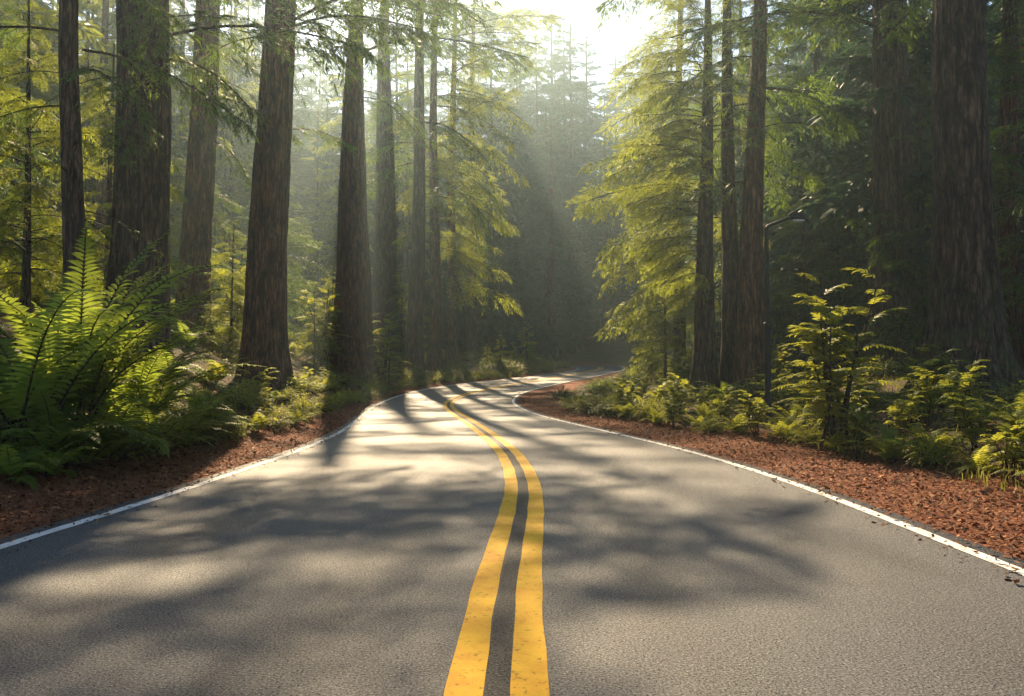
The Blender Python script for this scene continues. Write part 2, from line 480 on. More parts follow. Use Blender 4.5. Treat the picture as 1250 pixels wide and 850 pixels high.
def plain(name, col, rough, spec=.5, metal=0.0):
    m, nt = mat(name)
    n = noise_n(nt, 30, 4, coords(nt))
    c = ramp(nt, n, [(.35, tuple(x * .75 for x in col)), (.65, col)])
    p = finish(nt, c, math_(nt, 'ADD', math_(nt, 'MULTIPLY', n, .15), rough), None, spec)
    p.inputs['Metallic'].default_value = metal
    return m
M['black_metal'] = plain('black painted steel', (.006, .006, .006), .45, .25)
M['lens'] = plain('milky lamp lens', (.55, .55, .52), .2)

# ------------------------------------------------------------------ world, sun, haze
SUN_EL, SUN_AZ = math.radians(38), math.radians(-10)       # azimuth: to the right of straight ahead (+Y)
w = bpy.data.worlds.new('World'); S.world = w; w.use_nodes = True
nt = w.node_tree; nt.nodes.clear()
sky = N(nt, 'ShaderNodeTexSky'); sky.sky_type = 'NISHITA'; sky.sun_disc = False
sky.sun_elevation = SUN_EL; sky.sun_rotation = SUN_AZ
sky.air_density = 1.0; sky.dust_density = .6; sky.ozone_density = 3.0
bg = N(nt, 'ShaderNodeBackground'); bg.inputs['Strength'].default_value = .066
nt.links.new(sky.outputs[0], bg.inputs[0])
wo = N(nt, 'ShaderNodeOutputWorld'); nt.links.new(bg.outputs[0], wo.inputs[0])

sl = bpy.data.lights.new('sun', 'SUN'); sl.energy = 5.0; sl.angle = math.radians(.8); sl.color = (1.0, .76, .47)
so = bpy.data.objects.new('sun', sl); COL.objects.link(so)
so.rotation_euler = (-(PI / 2 - SUN_EL), 0, -SUN_AZ)
so.location = (0, 0, 90)

HAZE_D = .00105
m, nt = mat('haze air')
pv = N(nt, 'ShaderNodeVolumePrincipled'); pv.inputs['Density'].default_value = HAZE_D
pv.inputs['Color'].default_value = (.68, .90, 1.0, 1); pv.inputs['Anisotropy'].default_value = .76
o = N(nt, 'ShaderNodeOutputMaterial'); nt.links.new(pv.outputs[0], o.inputs['Volume'])
M['haze'] = m
X0, X1, Y0, Y1, ZB, ZT = -150, 150, -40, 232, -2.5, 78
hv = np.array([[x, y, z] for z in (ZB, ZT) for y in (Y0, Y1) for x in (X0, X1)], float)
hq = [[0, 2, 3, 1], [4, 5, 7, 6], [0, 1, 5, 4], [2, 6, 7, 3], [0, 4, 6, 2], [1, 3, 7, 5]]
hz = obj('haze', mesh_from('haze', (hv, np.array(hq), np.zeros(6), np.full(8, .5)), [M['haze']], False))
tag(hz, 'thin pale sunlit mist filling the forest air', 'haze', kind='stuff')

# ------------------------------------------------------------------ ground, road, markings
def grade(lo, hi, fine_lo, fine_hi, step, grow):
    a = list(np.arange(fine_lo, fine_hi + 1e-6, step)); st = step
    while a[-1] < hi: st *= grow; a.append(min(hi, a[-1] + st))
    st = step
    while a[0] > lo: st *= grow; a.insert(0, max(lo, a[0] - st))
    return np.array(a)
gx = grade(-147, 147, -14, 14, .3, 1.09); gy = grade(-38, 230, -2, 60, .35, 1.03)
GX, GY = np.meshgrid(gx, gy)
GZ = ground_z(GX, GY)
s_, sd_ = road_frame(GX, GY)
shw = np.where(sd_ > 0, 2.3 - .9 * sst(12, 30, GY.ravel()), 1.9 - .9 * sst(10, 24, GY.ravel()))
shw = shw + noise(GX.ravel() * .7, GY.ravel() * .7, 0, 9) * .35
sh = 1 - sst(0, .9, s_ - shw)
V = np.stack([GX, GY, GZ], -1).reshape(-1, 3)
ny, nx = GX.shape
ii = np.arange(ny - 1)[:, None] * nx + np.arange(nx - 1)[None]
Q = np.stack([ii, ii + 1, ii + nx + 1, ii + nx], -1).reshape(-1, 4)
me = mesh_from('ground', (V, Q, np.zeros(len(Q)), np.full(len(V), .5)), [M['floor']])
a = me.attributes.new('shoulder', 'FLOAT', 'POINT'); a.data.foreach_set('value', sh.astype(np.float32))
tag(obj('ground', me), kind='structure')

cols = np.concatenate([np.linspace(-1, 0, 13), np.linspace(0, 1, 13)[1:]])
def strip(offsets, dz, name, m, parent=None, skirt=0.0, wob=0.0, i0=0, i1=None):
    """ribbon along the road; offsets(i) -> metres to the right of the centre line"""
    O = offsets[i0:i1]
    A = mid[i0:i1]; Nn = nor[i0:i1]
    P = A[:, None] + Nn[:, None] * O[..., None]
    if wob:
        P = P + noise(np.arange(len(A))[:, None] * .7 + np.arange(O.shape[1])[None] * 17.3, 3.1, 0, 6)[..., None] * wob * Nn[:, None]
    Z = zr(P[..., 1]) + dz
    k, n = O.shape
    V3 = np.concatenate([P, Z[..., None]], -1)
    if skirt:
        d = V3.copy()[:, [0, -1]]; d[..., 2] -= skirt
        V3 = np.concatenate([d[:, :1], V3, d[:, 1:]], 1); O = np.concatenate([O[:, :1], O, O[:, -1:]], 1); n += 2
    ii = np.arange(k - 1)[:, None] * n + np.arange(n - 1)[None]
    Q = np.stack([ii, ii + 1, ii + n + 1, ii + n], -1).reshape(-1, 4)
    me = mesh_from(name, (V3.reshape(-1, 3), Q, np.zeros(len(Q)), np.full(k * n, .5)), [m])
    a = me.attributes.new('off', 'FLOAT', 'POINT'); a.data.foreach_set('value', O.astype(np.float32).ravel())
    return obj(name, me, parent)

oRoad = np.where(cols[None] < 0, cols[None] * (hwL + MARGIN)[:, None], cols[None] * (hwR + MARGIN)[:, None])
road = tag(strip(oRoad, 0.0, 'road', M['asphalt'], skirt=.09), kind='structure')
for sg, nm in ((-1, 'centre_line'), (1, 'centre_line')):
    o = strip(np.stack([np.full(len(mid), sg * .14 - .08), np.full(len(mid), sg * .14), np.full(len(mid), sg * .14 + .08)], 1), .005, nm, M['yellow'], road, wob=.007)
o = strip(np.stack([-hwL - .06, -hwL + .06], 1), .004, 'edge_line', M['white'], road, wob=.007)
o = strip(np.stack([hwR - .06, hwR + .06], 1), .004, 'edge_line', M['white'], road, wob=.007)

# ------------------------------------------------------------------ conifers
def trunk_geo(r, H, r0, lean=(0, 0), flare=.5, flare_h=.6, n=24, k=60, rough=.03, lobes=5, taper=.8, sink=.5):
    zz = np.concatenate([np.linspace(-sink, 0, 4)[:-1], np.linspace(0, min(4, H * .2), k // 3)[:-1], np.linspace(min(4, H * .2), H, k - k // 3)])
    th = np.arange(n) * 2 * PI / n
    Z, Th = np.meshgrid(zz, th, indexing='ij')
    zp = np.maximum(Z, 0)
    ph = r.uniform(0, 6.28)
    R = r0 * (1 - taper * zp / H) * np.ones_like(Th)
    lob = .55 + .45 * np.cos(lobes * Th + ph + .8 * np.sin(Th * 2 + ph)) + .25 * np.cos(3 * Th + ph * 2)
    R = R + r0 * flare * np.exp(-zp / flare_h) * (0.45 + .75 * np.maximum(lob, 0)) + r0 * flare * .25 * np.exp(-zp / (flare_h * 3))
    cx, cy = np.cos(Th), np.sin(Th)
    nz = 1 - 2 * np.abs(noise(cx * r0 * 6, cy * r0 * 6, Z * .55, 21))
    nz2 = noise(cx * r0 * 14, cy * r0 * 14, Z * 1.4, 22)
    nb = noise(cx * 1.3, cy * 1.3, Z * .35, int(r.integers(99)))
    R = R * (1 + .05 * nb) + rough * (nz * .8 + nz2 * .5) * np.clip(1 - zp / H, .2, 1)
    bend = .12 * np.sin(Z * .21 + ph) * np.clip(zp / 6, 0, 1)
    Vx = R * cx + lean[0] * Z + bend; Vy = R * cy + lean[1] * Z
    V = np.stack([Vx, Vy, Z], -1).reshape(-1, 3)
    K = len(zz)
    i = np.arange(K - 1)[:, None] * n; j = np.arange(n)[None]; j2 = (j + 1) % n
    Q = np.stack([i + j, i + j2, i + n + j2, i + n + j], -1).reshape(-1, 4)
    return V, Q, np.zeros(len(Q)), np.full(len(V), .5)

BT = {}
def templates(key, n, **kw):
    BT[key] = [bough(np.random.default_rng(100 + i + hash(len(key)) % 7), **kw) for i in range(n)]
templates('fine', 4, L=3.4, nt=13, nl=13, ll=.17, lw=.034, sub=2)
templates('mid', 4, L=3.6, nt=11, nl=9, ll=.26, lw=.06, sub=1)
templates('far', 4, L=3.6, nt=11, nl=8, ll=.5, lw=.17, sub=0, wood=.012, fluff=1.2)
templates('bare', 3, L=3.0, nt=5, nl=4, ll=.16, lw=.03, sub=0, bare=.35, wood=.013)

def crown_geo(r, H, h0, rad, nb, key, lean=(0, 0), r0=.4, top_pow=.75, pitch=(.25, -.25), az=None, azw=0.0, low=.8, tint=0.0, lowk=5):
    """merged crown: nb boughs between height h0 and the tip"""
    g = Geo(); tp = BT[key]
    hs = h0 + (H - h0) * np.clip(np.linspace(0, 1, nb) ** 1.08 + r.normal(0, .012, nb), 0, .995)
    for i, h in enumerate(hs):
        f = (h - h0) / (H - h0)
        Lr = rad * ((1 - f) ** top_pow * (low + (1 - low) * min(1, f * lowk)) + .06) * r.uniform(.5, 1.2)
        a = r.uniform(0, 2 * PI)
        if az is not None and r.random() < azw: a = az + r.normal(0, .6)
        b = tp[int(r.integers(len(tp)))]
        p = pitch[1] + (pitch[0] - pitch[1]) * f + r.normal(0, .17)
        sc = Lr / 3.5
        rr = r0 * (1 - .8 * h / H) * .5
        loc = np.array([lean[0] * h + rr * math.cos(a), lean[1] * h + rr * math.sin(a), h])
        g.put(b, loc, rotm(a, p, r.normal(0, .4)), sc, r.normal(0, .1) + tint)
    return g.arr()

HERO = []
def hero_tree(name, label, pb, wpx, xtop, bark, H=34, h0=10, rad=3.6, nb=40, key='mid', leaf='needles', flare=.45, flare_h=.7, n=40, k=110,
              rough=.03, boughs=(), dead=0, az=None, azw=0., seed=1, lobes=5, dist=None, tint=0., pitch=(.25, -.25), over=None, low=.8, lowk=5):
    r = np.random.default_rng(seed)
    if dist:
        d = ray(*pb); t = dist / d[1]; B = gpt(d[0] * t, dist)
    else: B = at(*pb)
    r0 = wpx * B[1] / FPX / 2 * 1.0
    dt = ray(xtop, 0); t = B[1] / dt[1]; T = np.array([dt[0] * t, B[1], CAM_H + dt[2] * t])
    lean = ((T[0] - B[0]) / (T[2] - B[2]), 0.0)
    hm = max(1.0, CAM_H + (458 - 300) / 1000 * B[1] - B[2])
    r0 = r0 / (1 - .8 * hm / H)
    root = empty(name, B)
    tag(root, label, 'tree')
    obj('trunk', mesh_from('trunk', trunk_geo(r, H, r0, lean, flare, flare_h, n, k, rough, lobes), [M[bark]]), root)
    obj('crown', mesh_from('crown', crown_geo(r, H, h0, rad, nb, key, lean, r0, az=az, azw=azw, tint=tint, pitch=pitch, low=low, lowk=lowk), [M[leaf], M['twig']]), root)
    if over:                                      # added limbs, mostly above view, that dapple the road with shade
        g = Geo(); ro = np.random.default_rng(seed + 500)
        z0, z1, nb2, ln, azo = over
        for q in range(nb2):
            h = z0 + (z1 - z0) * (q + ro.random()) / nb2 - B[2]
            a = math.radians(azo) + ro.normal(0, .38)
            tp = BT['fine']; b = tp[int(ro.integers(len(tp)))]
            g.put(b, np.array([lean[0] * h, 0, h]), rotm(a, ro.normal(.18, .12), ro.normal(0, .3)), ln * ro.uniform(.6, 1.1) / 3.4)
        obj('added_shade_limbs', mesh_from('added_shade_limbs', g.arr(), [M[leaf], M['twig']]), root)
    for (py, azd, L, pit, kk) in boughs:          # boughs that the photograph shows one by one
        dz = ray(625, py); h = CAM_H + dz[2] / dz[1] * B[1] - B[2]
        a = math.radians(azd); tp = BT[kk]; i = int(r.integers(len(tp)))
        me = BM[kk, leaf][i]
        rr = r0 * (1 - .8 * h / H) * .8
        o = obj('bough', me, root, (lean[0] * h + rr * math.cos(a), rr * math.sin(a), h), (0, 0, 0), L / 3.4)
        o.rotation_euler = (r.normal(0, .12), -math.radians(pit), a)
    for q in range(dead):
        h = r.uniform(2.5, h0 + 3); a = r.uniform(0, 6.28)
        i = int(r.integers(3))
        o = obj('dead_branch', BM['bare', 'needles'][i], root, (lean[0] * h + r0 * .7 * math.cos(a), r0 * .7 * math.sin(a), h), (0, -r.uniform(-.5, .1), a), r.uniform(.4, .75))
    HERO.append((root, B, r0))
    return root

BM = {}
for kk in ('fine', 'mid', 'bare'):
    for lf in ('needles', 'needles_gold'):
        BM[kk, lf] = [mesh_from('bough', b, [M[lf], M['twig']]) for b in BT[kk]]

# azimuths: 0 = to the right, 90 = away, 180 = to the left, 270 = towards the camera
hero_tree('conifer_tree', 'slim dark trunk rising out of the big fern clump at the left edge', (92, 455), 23, 91, 'bark_dark', H=28, h0=7.5, rad=3.2, nb=46, key='mid', seed=1, flare=.2,
          boughs=[(40, 200, 3.0, -10, 'fine'), (90, 320, 2.6, -18, 'fine'), (130, 190, 2.4, -15, 'fine'), (60, 20, 3.2, -12, 'fine')], dead=5)
hero_tree('conifer_tree', 'massive furrowed brown trunk behind the left fern clump', (165, 442), 62, 177, 'bark_dark', H=38, over=(9.3, 12.8, 9, 5.8, -8), h0=11, rad=4.6, nb=52, key='mid', seed=2, flare=.28, flare_h=.8, n=120, k=280, rough=.065,
          boughs=[(30, 300, 3.2, -22, 'fine'), (75, 340, 3.4, -20, 'fine'), (150, 285, 2.6, -25, 'fine')], dead=3)
hero_tree('conifer_tree', 'thin straight trunk far up the left slope, between the two reddish trunks', (208, 332), 14, 211, 'bark_redwood', H=30, h0=9, rad=3.2, nb=42, seed=3, flare=.2, dead=4)
hero_tree('conifer_tree', 'reddish smooth trunk leaning slightly right on the left slope', (234, 410), 35, 251, 'bark_redwood', H=36, h0=15, rad=4.0, nb=34, seed=4, flare=.3, n=56, k=150,
          boughs=[(20, 350, 3.6, -15, 'fine'), (60, 320, 3.2, -20, 'fine'), (118, 10, 3.4, -14, 'fine'), (172, 335, 2.6, -30, 'fine'), (20, 190, 3.0, -15, 'fine'), (70, 230, 2.4, -20, 'fine')], dead=4)
hero_tree('conifer_tree', 'broad dark trunk with flared foot nearest the left verge', (322, 471), 44, 338, 'bark_redwood', H=37, over=(11.2, 16, 8, 6.5, -5), h0=14, rad=3.8, nb=18, seed=5, flare=.42, flare_h=.8, n=110, k=260, rough=.045,
          boughs=[(20, 20, 3.2, -12, 'fine'), (60, 345, 2.6, -14, 'fine'), (45, 180, 2.6, -15, 'fine'), (160, 350, 2.2, -5, 'fine')], dead=3)
hero_tree('conifer_tree', 'slender brown trunk just right of the broad flared one', (364, 388), 18, 367, 'bark_pale', H=32, h0=10, rad=3.4, nb=44, seed=6, flare=.25, dead=5,
          boughs=[(60, 350, 3.6, -15, 'mid'), (95, 20, 3.0, -20, 'mid'), (40, 200, 3.0, -20, 'mid')])
hero_tree('conifer_tree', 'very thin hazy trunk in the golden gap of the left woods', (388, 376), 8, 389, 'bark_pale', H=26, h0=8, rad=2.6, nb=40, seed=7, flare=.1, dead=3)
hero_tree('conifer_tree', 'tall straight brown trunk whose long low limb reaches over the road', (430, 461), 38, 436, 'bark_redwood', H=23, over=(19.5, 22.5, 3, 7.0, -12), h0=18, rad=3.0, nb=12, seed=8, flare=.4, flare_h=1.1, n=72, k=200,
          boughs=[(65, 352, 8.6, 6, 'fine'), (120, 335, 4.2, -25, 'fine'), (110, 10, 4.0, -22, 'fine'), (250, 340, 2.6, -20, 'bare')], dead=4)
hero_tree('conifer_tree', 'pale hazy trunk close behind the tall straight brown one', (467, 441), 27, 471, 'bark_pale', H=36, over=(25, 31, 4, 8.5, -10), h0=15, rad=4.2, nb=24, seed=9, flare=.3, flare_h=1.,
          boughs=[(150, 350, 4.0, -18, 'mid'), (165, 20, 4.4, -20, 'mid'), (210, 300, 3.6, -16, 'mid')], dead=4)
hero_tree('conifer_tree', 'dark slim trunk, left one of three in a row at the left bend', (505, 457), 17, 515, 'bark_dark', H=36, over=(26, 32, 3, 8.5, -5), h0=12, rad=4.6, nb=32, seed=10, flare=.25, flare_h=1., az=0, azw=.35,
          boughs=[(175, 190, 4.2, -12, 'mid'), (150, 330, 5.0, -22, 'mid'), (215, 350, 4.6, -24, 'mid')], dead=5)
hero_tree('conifer_tree', 'reddish slim trunk, middle one of three in a row at the left bend', (530, 452), 12.5, 531, 'bark_redwood', H=36, over=(24, 33, 3, 8, 0), h0=9, rad=5.0, nb=62, leaf='needles_gold', seed=11, flare=.25, flare_h=1., az=0, azw=.5, dead=4,
          boughs=[(130, 350, 6.2, -18, 'mid'), (205, 345, 5.6, -22, 'mid'), (240, 330, 5.0, -24, 'mid')])
hero_tree('conifer_tree', 'thin trunk, right one of three in a row at the left bend', (551, 447), 10.5, 554, 'bark_redwood', H=36, over=(22, 34, 5, 8, 0), h0=6.5, rad=5.4, nb=70, leaf='needles_gold', seed=12, flare=.25, flare_h=1., az=0, azw=.5, dead=3,
          boughs=[(110, 0, 6.4, -16, 'mid'), (175, 350, 6.4, -20, 'mid'), (235, 0, 5.6, -22, 'mid')])

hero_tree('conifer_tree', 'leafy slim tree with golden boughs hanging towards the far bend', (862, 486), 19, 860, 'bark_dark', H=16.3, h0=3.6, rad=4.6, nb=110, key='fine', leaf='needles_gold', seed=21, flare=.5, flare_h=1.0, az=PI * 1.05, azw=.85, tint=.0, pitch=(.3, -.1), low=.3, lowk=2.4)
hero_tree('conifer_tree', 'dark trunk squeezed between the two others in the trio by the lamp', (893, 480), 19, 891, 'bark_dark', H=20, h0=9, rad=3.6, nb=30, az=.3, azw=.5, key='mid', seed=22, flare=.3, flare_h=1.0)
hero_tree('conifer_tree', 'thickest brown trunk of the trio directly behind the black lamp post', (917, 482), 26, 925, 'bark_redwood', H=22, over=(17, 21, 4, 8.5, 190), h0=7.5, rad=3.2, nb=30, az=.2, azw=.5, key='mid', seed=23, flare=.4, flare_h=1.2, n=56, k=150,
          boughs=[(70, 200, 3.6, -20, 'fine'), (110, 330, 3.4, -20, 'fine'), (160, 250, 2.0, -20, 'fine')])
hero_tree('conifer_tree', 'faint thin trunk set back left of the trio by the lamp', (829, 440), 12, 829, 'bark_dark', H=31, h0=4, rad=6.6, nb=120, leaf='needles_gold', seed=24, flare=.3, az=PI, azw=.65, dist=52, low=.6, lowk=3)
hero_tree('conifer_tree', 'big dark trunk behind the tall leafy shrub on the right', (1088, 456), 46, 1088, 'bark_dark', H=38, over=(13.5, 18, 6, 8.5, 185), h0=12, rad=4.4, nb=46, key='mid', seed=25, flare=.5, flare_h=1.1, n=110, k=260, rough=.06, dead=1)
hero_tree('conifer_tree', 'huge trunk with mossy flared roots on the right verge', (1180, 482), 60, 1176, 'bark_mossy', H=42, h0=14, rad=5.0, nb=46, key='mid', seed=26, flare=1.0, flare_h=.95, n=160, k=340, rough=.075, lobes=6)
hero_tree('conifer_tree', 'added hazy tall trunk, shading the road, far behind the trio of slim trunks at the left bend', (575, 440), 9, 578, 'bark_dark', H=40, h0=10, rad=4.0, nb=40, key='mid', seed=31, dist=80, over=(30, 38, 4, 9, 0))  # added tree; its crown and limbs shade the road before it
hero_tree('conifer_tree', 'narrow reddish trunk at the right edge, past the huge mossy one', (1235, 446), 24, 1233, 'bark_redwood', H=34, h0=9, rad=4.0, nb=44, key='mid', seed=27, flare=.35, dead=2,
          boughs=[(20, 200, 3.0, -20, 'fine'), (60, 220, 2.6, -20, 'fine')])

# young leafy conifers whose low crowns fill the gaps between the trunks
def whole_conifer(name, seed, H, rad, nb, key, leaf, h0=.6, bark='bark_dark', r0=.14, pitch=(.35, -.12), low=.85, top_pow=.75):
    r = np.random.default_rng(seed)
    root = empty(name, (0, 0, 0))
    obj('trunk', mesh_from('trunk', trunk_geo(r, H, r0, (0, 0), .3, .3, 10, 24, .01), [M[bark]]), root)
    obj('crown', mesh_from('crown', crown_geo(r, H, h0, rad, nb, key, r0=r0, pitch=pitch, low=low, top_pow=top_pow), [M[leaf], M['twig']]), root)
    return root

used = set()
def place(proto, loc, rz, sc, label, cat, group=None):
    if proto.name not in used:
        used.add(proto.name)
        proto.location = tuple(loc); proto.rotation_euler = (0, 0, rz); proto.scale = (sc, sc, sc)
        return tag(proto, label, cat, group)
    r = copy_thing(proto, loc, rz, sc, label, None)
    r['category'] = cat
    if 'group' in r.keys() and not group: del r['group']
    if group: r['group'] = group
    return r

young = [whole_conifer('young_conifer', 31, 7.5, 2.4, 100, 'mid', 'needles_gold', r0=.1), whole_conifer('young_conifer', 32, 9, 2.7, 110, 'mid', 'needles', r0=.11),
         whole_conifer('young_conifer', 33, 5, 1.7, 90, 'mid', 'needles_gold', h0=.2, r0=.06)]
for (k, px, dist, sc, label) in [
        (2, 282, 30, 1.0, 'golden young conifer glowing between the reddish leaning trunk and the broad flared trunk'),
        (0, 30, 19, 1.0, 'dense young conifer behind the fern clump at the left edge'),
        (1, -10, 26, 1.1, 'tall green young conifer partly cut off by the left edge'),
        (0, 130, 27, 1.2, 'yellowish young conifer between the slim dark trunk and the massive furrowed trunk'),
        (1, 235, 44, 1.2, 'hazy young conifer behind the reddish leaning trunk'),
        (0, 405, 46, .7, 'small golden conifer left of the tall straight brown trunk'),
        (2, 384, 40, .75, 'little bright conifer at the foot of the slender brown trunk'),
        (1, 340, 52, 1.3, 'misty young conifer showing behind the broad flared trunk'),
        (0, 490, 66, 1.1, 'hazy young conifer behind the dark slim trunk at the left bend'),
        (0, 812, 46, 1.05, 'golden young conifer filling the foot of the woods right of the far bend'),
        (2, 795, 52, 1.0, 'small yellow conifer at the corner of the woods right of the far bend'),
        (1, 850, 56, 1.1, 'darker young conifer tucked behind the golden one on the right'),
        (1, 985, 34, 1.0, 'dim young conifer in the shade right of the black lamp post'),
        (1, 1040, 37, 1.0, 'dim young conifer left of the big dark trunk on the right'),
        (1, 1130, 30, 1.25, 'green young conifer in the gap left of the huge mossy trunk'),
        (0, 1131, 31, .95, 'bright young conifer between the big dark trunk and the huge mossy one'),
        (1, 1262, 24, 1.2, 'green young conifer at the right edge behind the narrow trunk')]:
    d = ray(px, 430); t = dist / d[1]
    place(young[k], gpt(d[0] * t, dist), random.uniform(0, 6.28), sc, label, 'tree')

# forest trees in the haze
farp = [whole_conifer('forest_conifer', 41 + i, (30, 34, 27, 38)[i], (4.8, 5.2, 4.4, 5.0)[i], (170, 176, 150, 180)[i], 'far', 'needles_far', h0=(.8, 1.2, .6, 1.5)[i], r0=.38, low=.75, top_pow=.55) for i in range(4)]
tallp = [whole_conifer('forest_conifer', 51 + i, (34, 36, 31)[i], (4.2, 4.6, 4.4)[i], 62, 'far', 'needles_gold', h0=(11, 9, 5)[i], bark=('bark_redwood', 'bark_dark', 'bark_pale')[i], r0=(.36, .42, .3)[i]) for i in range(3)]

def scatter(n, xr, yr, dmin, seed, keep=None):
    r = np.random.default_rng(seed); out = []
    for _ in range(n * 60):
        x, y = r.uniform(*xr), r.uniform(*yr)
        if any((x - a) ** 2 + (y - b) ** 2 < dmin ** 2 for a, b in out): continue
        if any((x - B[0]) ** 2 + (y - B[1]) ** 2 < 2.6 ** 2 for _, B, _ in HERO): continue
        s, _ = road_frame([x], [y])
        if s[0] < 4.5 or (keep and not keep(x, y)): continue
        out.append((x, y))
        if len(out) >= n: break
    return out

def px_of(x, y): return 625 + 1000 * x / y
for i, (x, y) in enumerate(scatter(120, (-58, 66), (107, 168), 3.7, 61)):
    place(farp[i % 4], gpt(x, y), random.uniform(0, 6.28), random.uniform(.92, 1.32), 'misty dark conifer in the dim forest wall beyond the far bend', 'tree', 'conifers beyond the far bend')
for (px, y, H, lab) in [(690, 128, 1.18, 'hazy conifer whose spire stands highest in the sky gap'), (716, 136, 1.16, 'hazy conifer spire just right of the highest one in the sky gap'),
                        (655, 124, .98, 'hazy conifer spire left of the highest one in the sky gap')]:
    d = ray(px, 430); place(farp[3], gpt(d[0] * y, y), random.uniform(0, 6.28), H, lab, 'tree')
for i, (x, y) in enumerate(scatter(72, (-66, -6), (30, 106), 4.2, 62, lambda x, y: px_of(x, y) < 500 and px_of(x, y) > -350 and (x < -23 or y > 84))):
    place((tallp + farp[:1])[i % 4], gpt(x, y), random.uniform(0, 6.28), random.uniform(.8, 1.1), 'hazy conifer in the golden woods behind the left trunks', 'tree', 'conifers in the left woods')
for i, (px, y) in enumerate([(262, 84), (300, 92), (335, 88), (352, 100), (398, 96), (418, 104), (446, 98), (600, 104), (580, 108)]):
    d = ray(px, 430); place((farp + tallp)[i % 4], gpt(d[0] * y, y), random.uniform(0, 6.28), random.uniform(1.0, 1.25), 'hazy conifer in the golden woods behind the left trunks', 'tree', 'conifers in the left woods')
for i, (x, y) in enumerate(scatter(50, (13, 70), (32, 106), 4.2, 63, lambda x, y: px_of(x, y) > 860 and px_of(x, y) < 1600)):
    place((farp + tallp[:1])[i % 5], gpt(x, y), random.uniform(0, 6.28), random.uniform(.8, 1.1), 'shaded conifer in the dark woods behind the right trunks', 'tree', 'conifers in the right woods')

# ------------------------------------------------------------------ ferns, shrubs, herbs
def pinna(g, r, B, D, up, L, W, droop, tint, m=0):
    """a lance-shaped leaflet folded along its midrib"""
    k = np.array([0, .18, .45, .75, 1.0]); wd = np.array([.18, .85, 1.0, .62, .03]) * W / 2
    sd = unit(np.cross(D, up))
    C = B + D * (L * k)[:, None] + np.array([0, 0, -1.0]) * (droop * L * k ** 2)[:, None]
    V = np.stack([C - sd * wd[:, None] + up * (wd * .35)[:, None], C, C + sd * wd[:, None] + up * (wd * .35)[:, None]], 1).reshape(-1, 3)
    i = np.arange(4)[:, None] * 3 + np.arange(2)[None]
    Q = np.stack([i, i + 1, i + 4, i + 3], -1).reshape(-1, 4)
    g.add(V, Q, m, tint)

def frond(g, r, P, n, pl, pw, t0=.2, tint=.5, droop=.3, wood=.006, ang=1.15, prof=.75):
    t = np.linspace(t0, .985, n)
    X, Tn = poly_at(P, t)
    for i in range(n):
        f = (t[i] - t0) / (1 - t0)
        l = pl * (math.sin(PI * min(1, f * .72 + .26)) ** prof) * (1 - .35 * f) + pl * .05
        up = unit(np.cross(np.cross(Tn[i], [0, 0, 1]) + 1e-6, Tn[i]))
        sd = unit(np.cross(Tn[i], up))
        a = ang - .35 * f
        for sg in (-1, 1):
            D = unit(Tn[i] * math.cos(a) + sg * sd * math.sin(a) + up * (.12 + r.normal(0, .1)))
            pinna(g, r, X[i], D, up, l * r.uniform(.88, 1.1), pw * (.55 + .45 * l / pl), droop * r.uniform(.6, 1.3), float(np.clip(tint + r.normal(0, .07), 0, 1)))
    pinna(g, r, P[-1], unit(P[-1] - P[-2]), np.array([0, 0, 1.0]), pl * .35, pw * .6, .1, tint)
    V, Q = tube(P, np.linspace(wood, wood * .3, len(P)), 4); g.add(V, Q, 1, .4)

def fern_arr(seed, nf, L, pl, pw, n, elev=(1.35, .75), arch=.55, t0=.18, az=None, azs=PI, tint=.5):
    r = np.random.default_rng(seed); g = Geo()
    for i in range(nf):
        a = (az + r.uniform(-azs, azs)) if az is not None else (i * 2.4 + r.normal(0, .3))
        e = r.uniform(elev[1], elev[0]); l = L * r.uniform(.65, 1.1)
        k = np.linspace(0, 1, 10)
        ee = e - (arch + .5 * r.random()) * 1.7 * k ** 1.5
        dr = np.cumsum(np.stack([np.cos(ee), np.sin(ee)], 1), 0) * l / 10; dr = np.vstack([[0, 0], dr])[:10]
        sw = r.normal(0, .12)
        P = np.stack([dr[:, 0] * math.cos(a + sw * 0) - sw * l * k ** 2 * math.sin(a), dr[:, 0] * math.sin(a) + sw * l * k ** 2 * math.cos(a), dr[:, 1]], 1)
        P[:, :2] += r.normal(0, .05 * L / 1.2, 2)
        frond(g, r, P, n, pl, pw, t0, float(np.clip(tint + r.normal(0, .15), 0, 1)), wood=.005 * L)
    return g.arr()

